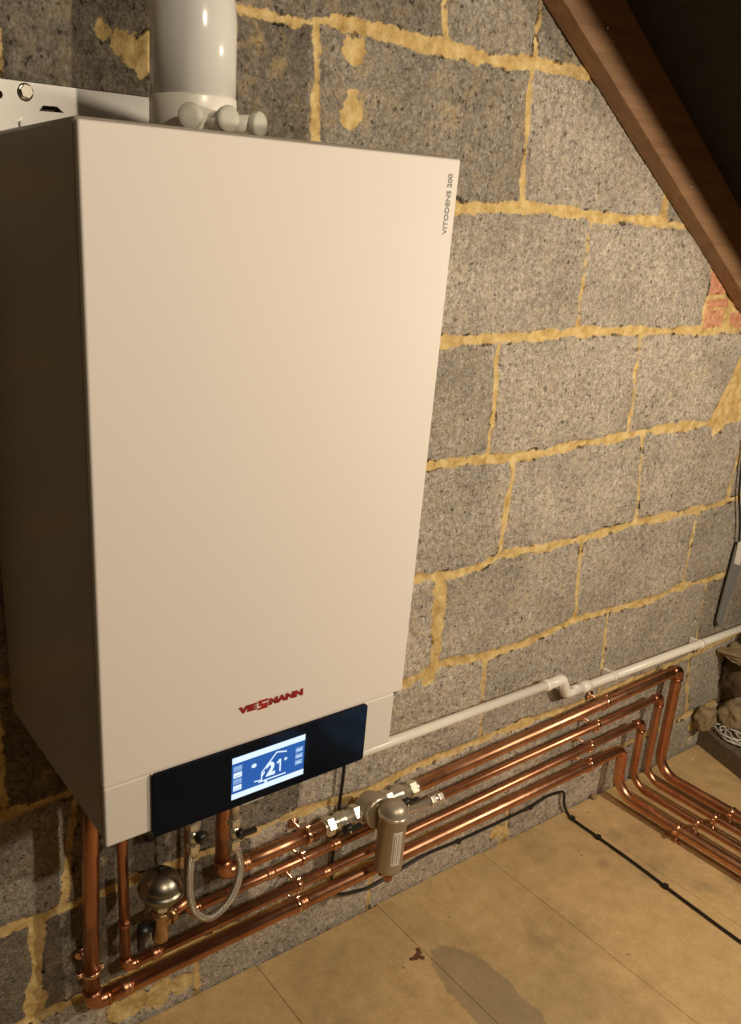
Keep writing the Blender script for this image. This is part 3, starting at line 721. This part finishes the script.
for u, v in ((613, 676), (700, 644)):
    c = W(u, v, CY); b = MB(); b.lathe([(.0118, -.005), (.0132, -.005), (.0132, .005), (.0118, .005)], c, X, 20); b.box((-.005, .008, -.009), (.005, .030, .009), .001, M=Matrix.Translation(c)); b.build('pipe_clip', PVC, cp)

# ------------------------------------------------------------------ black cables
ca = [(.415, -.07, BZ0+.0045), (.425, -.062, .585), (.50, -.040, .49), (.60, -.022, .40), (.648, -.018, .34)]+[tuple(W(u, v, -.016)) for u, v in ((344, 768), (340, 800), (336, 830), (333, 855), (331, 875), (338, 893), (356, 891), (372, 886), (398, 871), (425, 855), (460, 840), (497, 823), (530, 807), (548, 796), (563, 792), (564, 803))]+[tuple(F(u, v, .005)) for u, v in ((567, 812), (574, 820), (598, 837), (633, 862), (665, 886), (700, 912), (741, 942))]
last = V(ca[-1]); ca += [tuple(last+V((-.01, -.3, 0))), tuple(last+V((0, -.55, 0)))]
ct = thing('cable', 'thin black cable running down from the boiler, along the wall foot and across the floor', 'cable', F(572, 818))
b = MB(); b.sweep(spline(ca, 8), .0036, 12); b.build('sheath', RUBBER, ct)
for u, v in ((458, 841), (530, 807)):
    c = W(u, v, -.010); b = MB(); b.box((-.005, -.006, -.006), (.005, .004, .005), .0015, M=Matrix.Translation(c)); b.lathe([(.003, 0), (.002, .003)], c+V((0, -.006, .004)), (0, -1, 0), 8); b.build('cable_clip', RUBBER, ct)
for u, v in ((572, 818), (598, 837), (665, 886)):
    c = F(u, v, .005); b = MB(); b.box((-.007, -.006, -.005), (.007, .006, .005), .0015, M=Matrix.Translation(c)); b.build('cable_clip', RUBBER, ct)
# ------------------------------------------------------------------ right side: timber, rubble, string, hanging strip
kt = MB()
K0 = F(693, 741); K1 = F(741, 780)
dirk = (K1-K0); dirk.z = 0; dirk.normalize(); perp = V((-dirk.y, dirk.x, 0)); perp = perp if perp.x > 0 else -perp
M = Matrix((dirk, perp, Zv)).transposed().to_4x4(); M.translation = K0+V((0, 0, .0))
kt.box((-.0, 0, .0005), (.42, .11, .062), .003, M=M); tag(kt.build('timber_block', KERB), 'dusty brown timber lying on the floor against the wall at the far right', 'timber')
def lump(name, c, s, mat, label, seed, cat='masonry'):
    t = bmesh.new(); bmesh.ops.create_icosphere(t, subdivisions=4, radius=1)
    r_ = random.Random(seed); ph = [V((r_.uniform(0, 9),)*3) for _ in range(4)]
    from mathutils import noise as mn
    for v in t.verts:
        n_ = mn.fractal(v.co*1.4+V((seed, 0, 0)), 1, 2, 4); n2 = mn.noise(v.co*5+V((0, seed, 0)))
        v.co = V([max(-.8, min(.8, q)) for q in v.co]) * (1+.28*n_+.07*n2)
        v.co = V((v.co.x*s[0], v.co.y*s[1], v.co.z*s[2]))
    b = MB(); mp = {v: b.bm.verts.new(v.co+V(c)) for v in t.verts}
    for f in t.faces: b.face([mp[v] for v in f.verts])
    t.free(); return tag(b.build(name, mat), label, cat)
MORT = simple('loose cement', (.30, .22, .12), .95, 0, .45, 40, bmp=.004)
DARKM = simple('sooty masonry', (.10, .065, .035), .95, 0, .6, 30, bmp=.005)
# projecting corbel by the eaves: dusty slab on a dark stem
c = W(738, 655, -.05); lump('stone_slab', (c.x+.028, -.055, c.z-.004), (.070, .065, .020), MORT, 'dusty projecting stone slab beside the eaves at the right edge', 3)
lump('masonry_stub', (c.x+.062, -.045, c.z-.075), (.050, .055, .080), DARKM, 'dark crumbling masonry stub under the projecting stone slab', 5)
lump('masonry_stub', (c.x+.055, -.060, c.z+.042), (.022, .03, .035), DARKM, 'dark lump standing on the projecting stone slab', 8)
c = W(731, 712, -.05); lump('cement_lump', (c.x+.02, -.055, c.z-.012), (.060, .045, .048), MORT, 'pale cement lump behind the white string on the timber', 6)
c = W(706, 714, -.03); lump('cement_lump', (c.x, -.030, c.z-.012), (.038, .028, .040), MORT, 'small cement lump at the wall end of the timber', 9)
# string coil on the timber
b = MB(); sc_ = W(722, 722, -.07); kc = K0+dirk*.085+perp*.05+V((0, 0, .0665)); r_ = random.Random(4); pts = []
for i in range(60):
    a = i*.62; rad = .028+.012*math.sin(i*.9)+r_.uniform(-.004, .004)
    pts.append(kc+dirk*(rad*1.7*math.cos(a)+.02*i/60)+perp*(rad*math.sin(a))+V((0, 0, .0015+.00022*i+.003*abs(math.sin(i*1.3)))))
b.sweep(spline(pts, 4), .0021, 6); tag(b.build('string_coil', simple('white string', (.74, .70, .62), .8, 0, .1, 200)), 'loose tangle of white string lying on the timber', 'string')
# grey strip hanging by the wall
hs = thing('hanging_strip', 'tapered grey plastic strip with white tag hanging on the wall at the right edge', 'strip', W(720, 625, -.02))
GP = simple('grey blue plastic', (.20, .20, .20), .45, 0, .1, 30)
b = MB(); P_ = lambda u, v, y: W(u, v, y)
outl = [(743, 541), (737, 545), (730, 572), (723, 598), (717, 622), (718, 626), (720.5, 625.5), (726, 608), (734, 585), (744, 560)]
b.prism([(P_(u, v, -.013).x, P_(u, v, -.013).z) for u, v in outl], -.008, -.016, lambda a, c, d: V((a, d, c))); b.build('strip', GP, hs, bevel=.0015)
b = MB(); b.prism([(P_(u, v, -.013).x, P_(u, v, -.013).z) for u, v in [(741, 540), (737, 542), (733, 563), (738, 565), (743, 550)]], -.016, -.0175, lambda a, c, d: V((a, d, c))); b.build('tag', LABELW, hs)
b = MB(); b.sweep(spline([P_(739, 545, -.014), P_(740, 520, -.014), P_(739, 495, -.012), P_(741, 470, -.010), P_(744, 440, -.010)], 6), .0028, 8); b.build('cord', RUBBER, hs)
# wall screws and plugs
k = 0
for u, v, lab in ((659, 666, 'small bright screw in the wall above the corner of the topmost pipe'), (694, 650, 'small bright screw in the wall just below the white pipe, right of the pipe corner'),
                  (678, 720, 'small bright screw low in the wall beside the timber end')):
    p = W(u, v, -.003); b = MB(); b.lathe([(.0022, -.004), (.0022, .003), (.0058, .005), (.005, .0075), (0, .008)], p, (0, -1, 0), 12); tag(b.build('screw', SCREW), lab, 'screw')
# floor debris
b = MB(); c = F(417, 955, .002)
for i, (dx, dy, an, l) in enumerate(((0, 0, .3, .022), (.012, .006, 1.3, .016), (-.012, -.004, -.4, .016), (.004, -.010, 2.2, .012))):
    Mx = Matrix.Translation(c+V((dx, dy, 0)))@Matrix.Rotation(an, 4, 'Z'); b.box((-l/2, -.0035, -.0015), (l/2, .0035, .0012+.0005*i), .0008, M=Mx, seg=1)
tag(b.build('bark_scrap', simple('brown bark', (.14, .06, .025), .8, 0, .3, 60)), 'small reddish brown scrap lying on the bare board', 'scrap')
for u, v, s, lab in ((669, 753, .011, 'white plaster crumb beside the bend of the topmost copper pipe'), (692, 759, .005, 'tiny pale crumb on the floor near the timber')):
    c = F(u, v, s*.5); lump('plaster_crumb', c, (s, s*.7, s*.55), simple('plaster', (.72, .68, .58), .9), lab, int(u), 'crumb')
c = W(595, 790, -.012); lump('cement_crumb', (c.x, c.y, FZ+.008), (.010, .009, .008), MORT, 'grey crumb at the wall foot near the cable bend', 14, 'crumb')

def mirror(u, v, z):   # where the display glass mirrors the room at height z
    p = W(u, v, BY); d = ray(u, v); d = V((d.x, -d.y, d.z)); return p+d*((z-p.z)/d.z)
b = MB(); b.box((.36, -1.56, FZ+.0003), (1.40, -1.165, FZ+.006), .002)  # unseen mat, added to keep the display glass reflection dark
tag(b.build('added_mat', simple('added black mat', (.012, .011, .010), .9, 0, .3, 40)), 'added black mat on the floor out of view, put in for the dark display reflection', 'mat')
DEN = simple('added blue cloth', (.05, .16, .42), .85, 0, .3, 14, bmp=.004)  # unseen cloths, added to give the display glass its blue reflection
for nm, uv, s_, lab, sd in (('a', (349, 742), (.15, .17, .11), 'larger blue cloth bundle on the floor out of view, added for the display reflection', 21), ('b', (284, 757), (.06, .09, .065), 'small blue cloth bundle beside the larger one, also added for the display reflection', 25)):
    c = mirror(uv[0], uv[1], FZ+s_[2]*.6); ds = lump('added_cloth', (c.x, c.y, FZ+s_[2]*.8+.006), s_, DEN, lab, sd, 'cloth')
    ds.location.z = FZ+.0062-min(v.co.z for v in ds.data.vertices)
# ------------------------------------------------------------------ light
def lamp(name, loc, e, r, col):
    l = bpy.data.lights.new(name, 'POINT'); l.energy = e; l.shadow_soft_size = r; l.color = col
    o = bpy.data.objects.new(name, l); C.objects.link(o); o.location = loc; return o
WARM = (1.0, .85, .65)
lamp('lamp_front', (.24, -1.88, 2.00), 57, .022, WARM)
lamp('lamp_right', (1.38, -1.20, 1.20), 52, .030, WARM)
w = bpy.data.worlds.new('world'); w.use_nodes = True; bpy.context.scene.world = w
w.node_tree.nodes['Background'].inputs[0].default_value = (.9, .68, .42, 1); w.node_tree.nodes['Background'].inputs[1].default_value = .009
vs = bpy.context.scene.view_settings; vs.view_transform = 'Standard'; vs.look = 'None'; vs.gamma = 1; vs.exposure = 0; vs.use_curve_mapping = False
